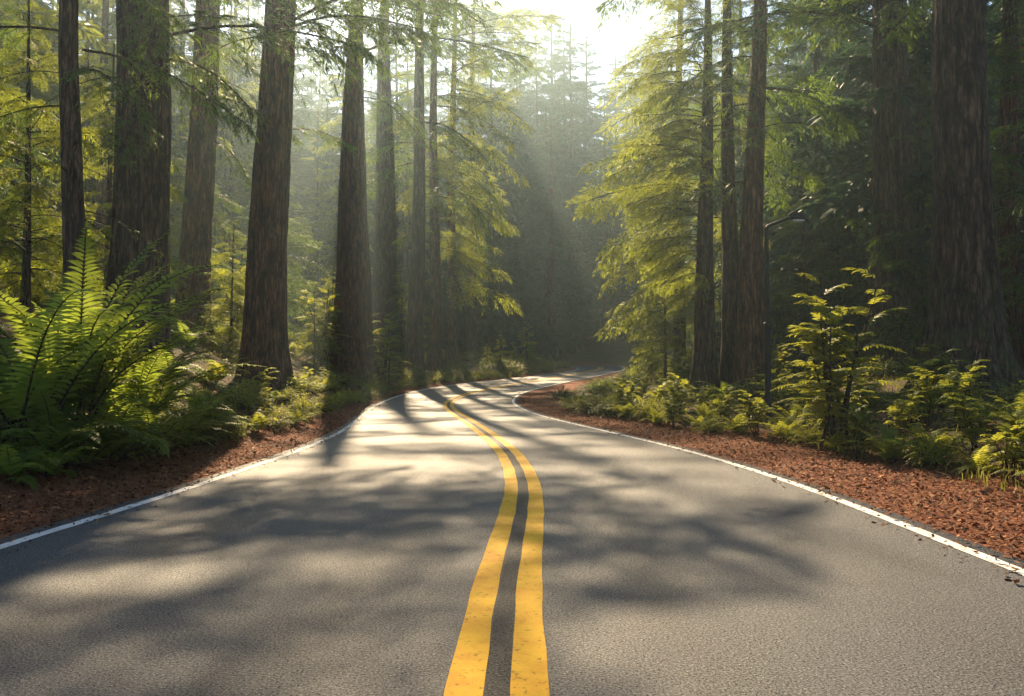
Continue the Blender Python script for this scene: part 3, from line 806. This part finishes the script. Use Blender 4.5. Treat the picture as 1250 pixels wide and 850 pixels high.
def shrub_arr(seed, ns, H, leaf_L, pl, pw, n, per, spread=.5):
    """upright stems carrying feathery compound leaves"""
    r = np.random.default_rng(seed); g = Geo()
    for i in range(ns):
        a = r.uniform(0, 6.28); h = H * r.uniform(.6, 1.05)
        k = np.linspace(0, 1, 8)[:, None]
        d = np.array([math.cos(a), math.sin(a), 0])
        P = d * spread * H * .5 * k ** 1.3 * r.uniform(.3, 1) + np.array([0, 0, 1.0]) * h * k + r.normal(0, .05, 3) * np.sin(k * 5) + r.normal(0, .06 * H, 3) * np.array([1, 1, 0])
        V, Q = tube(P, np.linspace(.012 * H, .004 * H, 8), 5); g.add(V, Q, 1, .4)
        for q in range(per):
            t = .25 + .75 * (q + r.random() * .6) / per
            X, Tn = poly_at(P, [min(t, .999)]); X, Tn = X[0], Tn[0]
            aa = q * 2.4 + r.normal(0, .4); e = r.uniform(.15, .7) + .4 * t
            kk = np.linspace(0, 1, 7)
            l = leaf_L * r.uniform(.7, 1.1) * (1.15 - .5 * t)
            hor = l * kk * math.cos(e); ver = l * (kk * math.sin(e) - .42 * kk ** 2)
            W = X + np.stack([hor * math.cos(aa), hor * math.sin(aa), ver], 1)
            frond(g, r, W, n, pl, pw, .12, float(np.clip(.5 + r.normal(0, .15), 0, 1)), wood=.004, ang=1.0)
    return g.arr()

def bush_arr(seed, n, R, H, ll, lw, nl):
    """rounded low bush of many fine twigs"""
    r = np.random.default_rng(seed); g = Geo()
    for i in range(n):
        a = r.uniform(0, 6.28); e = math.asin(r.uniform(.05, 1)); l = r.uniform(.6, 1.1)
        lump = 1 + .35 * noise(math.cos(a) * 1.6, math.sin(a) * 1.6, e * 1.5, seed)
        tip = np.array([R * math.cos(a) * math.cos(e), R * math.sin(a) * math.cos(e), H * math.sin(e)]) * l * lump
        st = np.array([tip[0] * r.uniform(.1, .5), tip[1] * r.uniform(.1, .5), tip[2] * r.uniform(0, .3)])
        k = np.linspace(0, 1, 5)[:, None]
        P = st + (tip - st) * k + np.array([0, 0, 1.0]) * .18 * H * np.sin(k * PI) + r.normal(0, .03, 3) * k
        spray(g, r, P, nl, ll, lw, ang=.8, t0=.25, tint=float(np.clip(.5 + r.normal(0, .17), 0, 1)), wood=.004)
    return g.arr()

def tuft_arr(seed, n, R, H):
    r = np.random.default_rng(seed); g = Geo()
    Vs, Qs, Ts = [], [], []
    for i in range(n):
        a = r.uniform(0, 6.28); q = R * math.sqrt(r.random()); b = np.array([q * math.cos(a), q * math.sin(a), -.02])
        h = H * r.uniform(.5, 1.1); a2 = r.uniform(0, 6.28); ln = r.uniform(.15, .75)
        d = np.array([math.cos(a2), math.sin(a2), 0]); sd = np.array([-d[1], d[0], 0]) * r.uniform(.004, .008)
        c1 = b + np.array([0, 0, h * .6]) + d * ln * h * .3; c2 = b + np.array([0, 0, h * (1 - ln * .25)]) + d * ln * h
        Vs += [b - sd, b + sd, c1 + sd * .8, c1 - sd * .8, c2 + sd * .1, c2 - sd * .1]
        o = i * 6; Qs += [[o, o + 1, o + 2, o + 3], [o + 3, o + 2, o + 4, o + 5]]; Ts += [r.random()] * 6
    g.add(np.array(Vs), np.array(Qs), 0, np.array(Ts))
    return g.arr()

def plant_proto(name, arr, leaf, part='fronds'):
    """leaves and stems are separate meshes under an empty"""
    V, Q, Mi, T = arr
    root = empty(name, (0, 0, 0))
    for mi, (pn, m) in enumerate(((part, leaf), ('stems', 'twig'))):
        q = Q[Mi == mi]
        if not len(q): continue
        uq, inv = np.unique(q, return_inverse=True)
        obj(pn, mesh_from(pn, (V[uq], inv.reshape(-1, 4), np.zeros(len(q)), T[uq]), [M[m]]), root)
    return root

def perspective_scale(hpx, d, Hproto): return hpx * d / FPX / Hproto

# big fern clump on the left: several plants standing close together
bigfern = [plant_proto('tall_fern', fern_arr(71, 19, 2.9, .32, .047, 38, (1.5, 1.12), .46, .25), 'fern'),
           plant_proto('tall_fern', fern_arr(72, 17, 2.6, .31, .046, 36, (1.4, .8), .6, .22), 'fern'),
           plant_proto('tall_fern', fern_arr(73, 18, 1.9, .28, .045, 30, (1.3, .5), .6, .15), 'fern')]
for (k, px, py, rz, sc, label) in [
        (0, 95, 548, .4, 1.36, 'tallest fern of the clump at the left edge, fronds arching over the trunks'),
        (1, 20, 550, 2.2, 1.36, 'tall fern of the left clump cut off by the left edge'),
        (1, 160, 538, .1, 1.05, 'tall fern on the right flank of the left clump, before the massive trunk'),
        (2, 60, 568, 1.0, 1.0, 'shaded fern low in front of the left clump'),
        (2, 130, 560, 3.0, 1.05, 'broad green fern in the lower middle of the left clump'),
        (2, 178, 556, 4.0, .85, 'fern in front of the massive trunk, low on the right half of the left clump'),
        (2, 98, 574, 2.0, .8, 'low dark fern at the very front of the left clump, over the mulch'),
        (2, 240, 533, .7, .7, 'small fern furthest right of the left clump, towards the broad flared trunk'),
        (2, 215, 545, 5.0, .8, 'bright fern at the right foot of the left clump, by the mulch')]:
    place(bigfern[k], at(px, py), rz, sc, label, 'fern')

fernp = [plant_proto('fern', fern_arr(81, 16, 1.1, .2, .042, 20, (1.35, .6), .55), 'fern_yellow'),
         plant_proto('fern', fern_arr(82, 14, 1.0, .2, .042, 18, (1.3, .45), .6), 'fern'),
         plant_proto('fern', fern_arr(83, 18, .8, .16, .036, 16, (1.4, .6), .5), 'fern_yellow')]
shrubp = [plant_proto('leafy_shrub', shrub_arr(84, 8, 2.4, .9, .18, .046, 14, 12), 'fern_yellow', 'foliage'),
          plant_proto('leafy_shrub', shrub_arr(85, 7, 1.1, .55, .15, .05, 8, 7), 'fern_yellow', 'foliage'),
          plant_proto('leafy_shrub', shrub_arr(86, 6, 1.2, .5, .14, .05, 8, 7), 'shrub', 'foliage')]
bushp = [plant_proto('low_bush', bush_arr(91, 190, .75, .6, .09, .035, 9), 'shrub', 'foliage'),
         plant_proto('low_bush', bush_arr(92, 170, .8, .5, .10, .03, 9), 'grassy', 'foliage'),
         plant_proto('low_bush', bush_arr(93, 180, .7, .7, .10, .03, 9), 'fern_yellow', 'foliage')]
tuftp = [plant_proto('grass_tuft', tuft_arr(94, 240, .35, .6), 'grassy', 'blades'), plant_proto('grass_tuft', tuft_arr(95, 200, .42, .5), 'grassy', 'blades')]

R_ = random.Random(4)
named = [
    # shrubs and ferns seen one by one: proto, base pixel, scale, label, category
    (shrubp[0], 1034, 551, 1.22, 'tall yellow green feathery shrub standing in front of the big dark trunk', 'shrub'),
    (shrubp[0], 955, 478, .62, 'feathery green shrub half way between the lamp post and the tall yellow shrub', 'shrub'),
    (shrubp[2], 985, 500, .95, 'pale leaved shrub just right of the black lamp post', 'shrub'),
    (bushp[0], 686, 487, .95, 'dark round bush inside the bend, nearest the far road', 'bush'),
    (fernp[0], 708, 503, 1.1, 'bright fern at the tip of the mulch inside the bend', 'fern'),
    (bushp[1], 727, 505, 1.2, 'yellow green bush in the middle of the planting inside the bend', 'bush'),
    (bushp[0], 752, 508, 1.15, 'dark green bush at the right end of the planting inside the bend', 'bush'),
    (bushp[0], 770, 463, 1.6, 'small dark bush beside the far hairpin road edge', 'bush'),
    (bushp[2], 783, 460, 1.3, 'little yellow bush at the foot of the woods by the far hairpin', 'bush'),
    (shrubp[1], 262, 545, .9, 'yellow green shrub right of the left fern clump at the mulch edge', 'shrub'),
    (fernp[1], 55, 585, .8, 'small dark fern low on the mulch at the left edge', 'fern'),
    (fernp[1], 8, 590, .8, 'small fern cut by the left edge above the mulch', 'fern'),
    (fernp[1], 228, 425, 1.5, 'fern at the foot of the reddish leaning trunk', 'fern'),
    (fernp[0], 262, 470, 1.2, 'fern on the left slope below the golden young conifer', 'fern'),
    (fernp[1], 205, 470, 1.4, 'dark fern at the foot of the massive furrowed trunk', 'fern'),
    (shrubp[0], 463, 474, 1.5, 'glowing yellow shrub right of the tall straight brown trunk', 'shrub'),
    (shrubp[0], 388, 446, 1.6, 'golden shrub between the broad flared trunk and the tall straight one', 'shrub'),
    (shrubp[0], 282, 420, 1.5, 'bright golden shrub behind the slope left of the broad flared trunk', 'shrub'),
    (bushp[1], 620, 457, 2.2, 'round olive bush on the bank before the far bend', 'bush'),
    (bushp[0], 600, 457, 2.0, 'dark bush on the bank left of the round olive one', 'bush'),
    (bushp[1], 655, 449, 1.8, 'dull green bush at the end of the bank before the far bend', 'bush'),
    (bushp[2], 668, 449, 1.0, 'small bright yellow bush at the tip of the bank by the far bend', 'bush')]
for (p, px, py, sc, label, cat) in named:
    place(p, at(px, py), R_.uniform(0, 6.28), sc, label, cat)

sap = whole_conifer('conifer_sapling', 34, 3.2, 1.0, 60, 'far', 'needles_gold', h0=.2, r0=.05)
for (px, py, sc, label) in [(643, 447, 1.35, 'tallest conifer sapling on the bank before the far bend'), (611, 452, .95, 'middle conifer sapling on the bank before the far bend'),
                            (595, 453, .7, 'short conifer sapling at the left of the trio on the bank'), (627, 450, .75, 'short conifer sapling beside the tallest one on the bank')]:
    place(sap, at(px, py), R_.uniform(0, 6.28), sc, label, 'tree')

ORD = 'first second third fourth fifth sixth seventh eighth ninth tenth eleventh twelfth thirteenth fourteenth fifteenth sixteenth seventeenth eighteenth nineteenth twentieth twenty-first twenty-second twenty-third twenty-fourth twenty-fifth twenty-sixth twenty-seventh twenty-eighth'.split()
def edge_row(y_list, side, soff, protos, sc, text, cat, group):
    c = 0
    for i, y in enumerate(y_list):
        k = int(np.argmin(np.abs(mid[:, 1] - y) + (np.arange(len(mid)) > 500) * 99))
        hw = (hwR[k] if side > 0 else hwL[k]) + MARGIN
        so_ = soff(y) + R_.uniform(-.12, .15)
        p = mid[k] + nor[k] * side * (hw + so_)
        if side > 0 and abs(px_of(*p) - 938) < 30 and p[1] < LAMP[1] + .3 and so_ > shR(y) + .5: continue
        place(protos[i % len(protos)], gpt(*p), R_.uniform(0, 6.28), sc(y) * R_.uniform(.7, 1.25), text % ORD[c], cat, group)
        c += 1

LAMP = at(938, 519)
# right verge, three staggered rows from the right edge to the lamp and on to the bend
shR = lambda y: 2.35 - .7 * float(sst(9, 24, y))
edge_row(8.6 + 22.5 * np.linspace(0, 1, 27) ** 1.25, 1, lambda y: shR(y) + .1, [fernp[2], bushp[2], fernp[0], shrubp[1]], lambda y: .78, '%s low yellow green plant along the right mulch edge, counting from the camera', 'plant', 'front row of plants on the right verge')
edge_row(9 + 20 * np.linspace(0, 1, 22) ** 1.2, 1, lambda y: shR(y) + .95, [shrubp[1], fernp[0], shrubp[1], shrubp[2]], lambda y: .85, '%s bright leafy plant in the second row of the right verge, counting from the camera', 'plant', 'second row of plants on the right verge')
edge_row(10 + 19 * np.linspace(0, 1, 18) ** 1.2, 1, lambda y: shR(y) + 1.95, [shrubp[1], shrubp[1], shrubp[2], fernp[0]], lambda y: .95, '%s tall leafy plant in the back row of the right verge, counting from the camera', 'plant', 'back row of plants on the right verge')
edge_row(np.linspace(12, 30, 9), 1, lambda y: shR(y) + 4.2, [fernp[1], bushp[0], shrubp[2]], lambda y: 1.2, '%s shaded fern or bush at the feet of the right trunks, counting from the camera', 'plant', 'shaded plants under the right trunks')
# left verge from the fern clump to the bend
shL = lambda y: 1.5 - .75 * float(sst(10, 24, y))
edge_row(np.linspace(12.5, 34, 26), -1, lambda y: shL(y) + .2, [bushp[2], fernp[2], fernp[0], bushp[1]], lambda y: .72, '%s low plant along the left mulch edge, counting from the fern clump', 'plant', 'front row of plants on the left verge')
edge_row(np.linspace(13.5, 36, 20), -1, lambda y: shL(y) + 1.1, [fernp[0], bushp[2], shrubp[1], fernp[1]], lambda y: .9, '%s green plant in the second row of the left verge, counting from the fern clump', 'plant', 'second row of plants on the left verge')
edge_row(np.linspace(34, 62, 20), -1, lambda y: .75, [bushp[2], bushp[1], tuftp[1], fernp[2]], lambda y: 1.05, '%s low green clump along the outer left bend, counting away from the camera', 'plant', 'low green clumps along the left bend')
edge_row(np.linspace(36, 66, 16), -1, lambda y: 1.9, [bushp[1], bushp[0], tuftp[1]], lambda y: 1.35, '%s bush behind the low green clumps of the left bend, counting away from the camera', 'bush', 'bushes behind the left bend')
edge_row(np.linspace(32, 58, 14), 1, lambda y: 3.4 + .08 * abs(y - 45), [bushp[0], bushp[1], fernp[1]], lambda y: 1.2, '%s dark low plant on the hollow inside the right bend, counting away from the camera', 'plant', 'plants in the hollow inside the bend')

# ferns scattered over both slopes
for i, (x, y) in enumerate(scatter(80, (-17, -5), (14, 48), .8, 64)):
    place(fernp[i % 3], gpt(x, y), R_.uniform(0, 6.28), R_.uniform(.7, 1.25), 'one of the loose ferns on the left slope among the trunks', 'fern', 'ferns loose on the left slope')
for i, (x, y) in enumerate(scatter(40, (6, 24), (17, 48), 1.3, 65)):
    place((fernp[1], bushp[0], shrubp[2])[i % 3], gpt(x, y), R_.uniform(0, 6.28), R_.uniform(.8, 1.4), 'one of the dim plants on the forest floor under the right trunks', 'plant', 'dim plants under the right trunks')

R9 = np.random.default_rng(67); k = 0
for _ in range(900):
    x, y = R9.uniform(-12, 5.5), R9.uniform(60, 90)
    if road_frame([x], [y])[0][0] < .9: continue
    place((bushp[1], bushp[0], tuftp[0])[k % 3], gpt(x, y), R9.uniform(0, 6.28), R9.uniform(1.3, 2.0), 'one of the olive bushes crowding the ground between the two legs of the far bend', 'bush', 'bushes between the legs of the far bend')
    k += 1
    if k >= 46: break

# dry twig sticking up at the mulch inside the bend
g = Geo()
r = np.random.default_rng(5)
for a, e, l in ((0, 1.5, .8), (.5, 1.1, .5), (2.6, 1.0, .45), (4.0, .9, .4), (1.6, .8, .35), (5.4, 1.2, .5)):
    k = np.linspace(0, 1, 6)[:, None]
    P = np.array([0, 0, 0 if l > .7 else r.uniform(.05, .3)]) + np.array([math.cos(a) * math.cos(e), math.sin(a) * math.cos(e), math.sin(e)]) * l * k + r.normal(0, .03, 3) * np.sin(k * 4)
    V, Q = tube(P, np.linspace(.014, .004, 6), 5); g.add(V, Q, 0, .5)
tag(obj('dry_twig', mesh_from('dry_twig', g.arr(), [M['bark_pale']]), None, tuple(at(783, 508))), 'bare dry twig standing up by the mulch inside the bend', 'twig')

# ------------------------------------------------------------------ street lamp
B = LAMP
lp = empty('street_lamp', B)
tag(lp, 'slim black street lamp with one angled arm on the right verge', 'street lamp')
HL = (519 - 277) / FPX * B[1]
def lathe(name, prof, m, parent, n=20):
    g = Geo(); z = [p[1] for p in prof]; V, Q = [], []
    th = np.arange(n) * 2 * PI / n
    for rr, zz in prof: V.append(np.stack([rr * np.cos(th), rr * np.sin(th), np.full(n, zz)], 1))
    i = np.arange(len(prof) - 1)[:, None] * n; j = np.arange(n)[None]; j2 = (j + 1) % n
    Q = np.stack([i + j, i + j2, i + n + j2, i + n + j], -1).reshape(-1, 4)
    return obj(name, mesh_from(name, (np.vstack(V), Q, np.zeros(len(Q)), np.full(len(prof) * n, .5)), [m]), parent)
lathe('lower_pole', [(.075, -.4), (.075, .06), (.072, .07), (.072, HL * .5 - .02), (.07, HL * .5)], M['black_metal'], lp)
lathe('collar', [(.02, HL * .5 - .03), (.088, HL * .5 - .03), (.092, HL * .5 - .01), (.092, HL * .5 + .05), (.085, HL * .5 + .07), (.02, HL * .5 + .07)], M['black_metal'], lp)
lathe('upper_pole', [(.052, HL * .5 + .05), (.05, HL - .02), (.05, HL), (.01, HL + .01)], M['black_metal'], lp)
V, Q = tube([(0, 0, HL - .05), (.03, 0, HL + .02), (.1, 0, HL + .05), (.3, 0, HL + .13), (.58, 0, HL + .235)], [.042, .042, .04, .038, .036], 12)
obj('arm', mesh_from('arm', (V, Q, np.zeros(len(Q)), np.full(len(V), .5)), [M['black_metal']]), lp)
def hull_box(name, secs, m, parent):
    V = []; n = 8
    for (x, hw, z0, z1) in secs:
        c = .25
        pts = [(-hw, z0 + c * (z1 - z0)), (-hw * .7, z0), (hw * .7, z0), (hw, z0 + c * (z1 - z0)), (hw, z1 - c * (z1 - z0)), (hw * .7, z1), (-hw * .7, z1), (-hw, z1 - c * (z1 - z0))]
        V += [(x, a, b) for a, b in pts]
    k = len(secs)
    i = np.arange(k - 1)[:, None] * n; j = np.arange(n)[None]; j2 = (j + 1) % n
    Q = np.stack([i + j, i + j2, i + n + j2, i + n + j], -1).reshape(-1, 4).tolist()
    for b in (0, (k - 1) * n): Q += [[b, b + 1, b + 2, b + 3], [b, b + 3, b + 4, b + 7], [b + 7, b + 4, b + 5, b + 6]]
    return obj(name, mesh_from(name, (np.array(V), np.array(Q), np.zeros(len(Q)), np.full(len(V), .5)), [m], False), parent)
zt = HL + .22
head = hull_box('lamp_head', [(.52, .05, zt + .0, zt + .07), (.58, .1, zt - .05, zt + .11), (.82, .11, zt - .05, zt + .12), (.94, .09, zt - .08, zt + .05), (.98, .05, zt - .1, zt - .04)], M['black_metal'], lp)
hull_box('lens', [(.62, .06, zt - .075, zt - .045), (.68, .085, zt - .1, zt - .045), (.82, .085, zt - .1, zt - .045), (.88, .06, zt - .075, zt - .045)], M['lens'], head)

# ------------------------------------------------------------------ litter and grass
r = np.random.default_rng(77)
def scatter_pts(n, xr, yr, smin, smax, jitter=0):
    x = r.uniform(*xr, n); y = yr[0] + (yr[1] - yr[0]) * r.random(n) ** 1.8
    s, sd = road_frame(x, y)
    w = smax + noise(x * .7, y * .7, 0, 9) * .4
    ok = (s > smin - jitter * r.random(n) ** 4) & (s < w)
    return x[ok], y[ok], s[ok]
x, y, s = scatter_pts(520000, (-9, 9), (3.5, 44), .02, 2.6, .55)
n = len(x); z = np.where(s < 0, zr(y) + .004, ground_z(x, y))
B3 = np.stack([x, y, z + r.uniform(.004, .03, n)], 1)
a = r.uniform(0, 6.28, n); ti = r.normal(0, .35, n)
D = unit(np.stack([np.cos(a), np.sin(a), ti], 1)); Sd = unit(np.cross(D, np.stack([r.normal(0, .4, n), r.normal(0, .4, n), np.ones(n)], 1)))
L = r.uniform(.018, .07, n) * np.where(r.random(n) < .05, 1.7, 1)
V, Q = kites(B3, D, Sd, L, L * np.where(r.random(n) < .4, .12, r.uniform(.35, .7, n)), -.05)
lit = obj('leaf_litter', mesh_from('leaf_litter', (V, Q, np.zeros(n), np.repeat(np.clip(np.where(r.random(n) < .03, 1.0, r.beta(1.6, 2.4, n)), 0, 1), 4)), [M['litter']], False))
tag(lit, 'reddish brown bark chips and fallen leaves along both road edges', 'leaf litter', kind='stuff')

def blades(name, x, y, h, label, matn):
    n = len(x); z = ground_z(x, y); h = h * r.uniform(.5, 1.2, n)
    b = np.stack([x, y, z - .01], 1); a = r.uniform(0, 6.28, n); ln = r.uniform(.2, 1.0, n)
    d = np.stack([np.cos(a), np.sin(a), 0 * a], 1); sd = np.stack([-d[:, 1], d[:, 0], 0 * a], 1) * r.uniform(.004, .009, n)[:, None]
    u = np.zeros((n, 3)); u[:, 2] = 1
    c1 = b + u * (h * .6)[:, None] + d * (ln * h * .3)[:, None]; c2 = b + u * (h * (1 - ln * .3))[:, None] + d * (ln * h)[:, None]
    V = np.stack([b - sd, b + sd, c1 + sd * .8, c1 - sd * .8, c2 + sd * .1, c2 - sd * .1], 1).reshape(-1, 3)
    o = np.arange(n)[:, None] * 6
    Q = np.stack([o + np.array([[0, 1, 2, 3]]), o + np.array([[3, 2, 4, 5]])], 1).reshape(-1, 4)
    ob = obj(name, mesh_from(name, (V, Q, np.zeros(len(Q)), np.repeat(r.random(n), 6)), [M[matn]], False))
    return tag(ob, label, 'grass', kind='stuff')
x, y, s = scatter_pts(60000, (-22, 26), (9, 75), 1.9, 14)
q = noise(x * .5, y * .5, 0, 12) > .0
blades('grass', x[q], y[q], np.full(q.sum(), .28), 'short woodland grass on the slopes among the trunks', 'grassy')
x, y, s = scatter_pts(60000, (-22, 26), (8, 60), 1.6, 16)
n = len(x); B3 = np.stack([x, y, ground_z(x, y) + r.uniform(.005, .05, n)], 1)
a = r.uniform(0, 6.28, n); D = unit(np.stack([np.cos(a), np.sin(a), r.normal(0, .3, n)], 1)); Sd = unit(np.cross(D, np.array([[0, 0, 1.0]]) + r.normal(0, .4, (n, 3))))
L = r.uniform(.08, .25, n)
V, Q = kites(B3, D, Sd, L, L * .13, .0)
tag(obj('needle_litter', mesh_from('needle_litter', (V, Q, np.zeros(n), np.repeat(r.random(n), 4)), [M['needle_litter']], False)), 'dry brown needles and twigs strewn over the forest floor', 'needle litter', kind='stuff')

# ------------------------------------------------------------------ camera and render
cd = bpy.data.cameras.new('camera'); cd.sensor_width = 36; cd.lens = 36 * FPX / 1250; cd.clip_end = 1000; cd.clip_start = .05
cam = bpy.data.objects.new('camera', cd); COL.objects.link(cam)
cam.location = (0, 0, CAM_H); cam.rotation_euler = (PI / 2 + TH, 0, 0)
S.camera = cam
S.view_settings.view_transform = 'Standard'; S.view_settings.look = 'None'
S.view_settings.exposure = 1.5; S.view_settings.gamma = 1.0
S.render.engine = 'CYCLES'
c = S.cycles
c.use_denoising = True; c.denoiser = 'OPENIMAGEDENOISE'; c.denoising_input_passes = 'RGB_ALBEDO_NORMAL'
c.max_bounces = 5; c.diffuse_bounces = 3; c.glossy_bounces = 2; c.transmission_bounces = 3; c.volume_bounces = 1; c.transparent_max_bounces = 6
c.use_adaptive_sampling = True; c.adaptive_threshold = .02
c.sample_clamp_indirect = 6
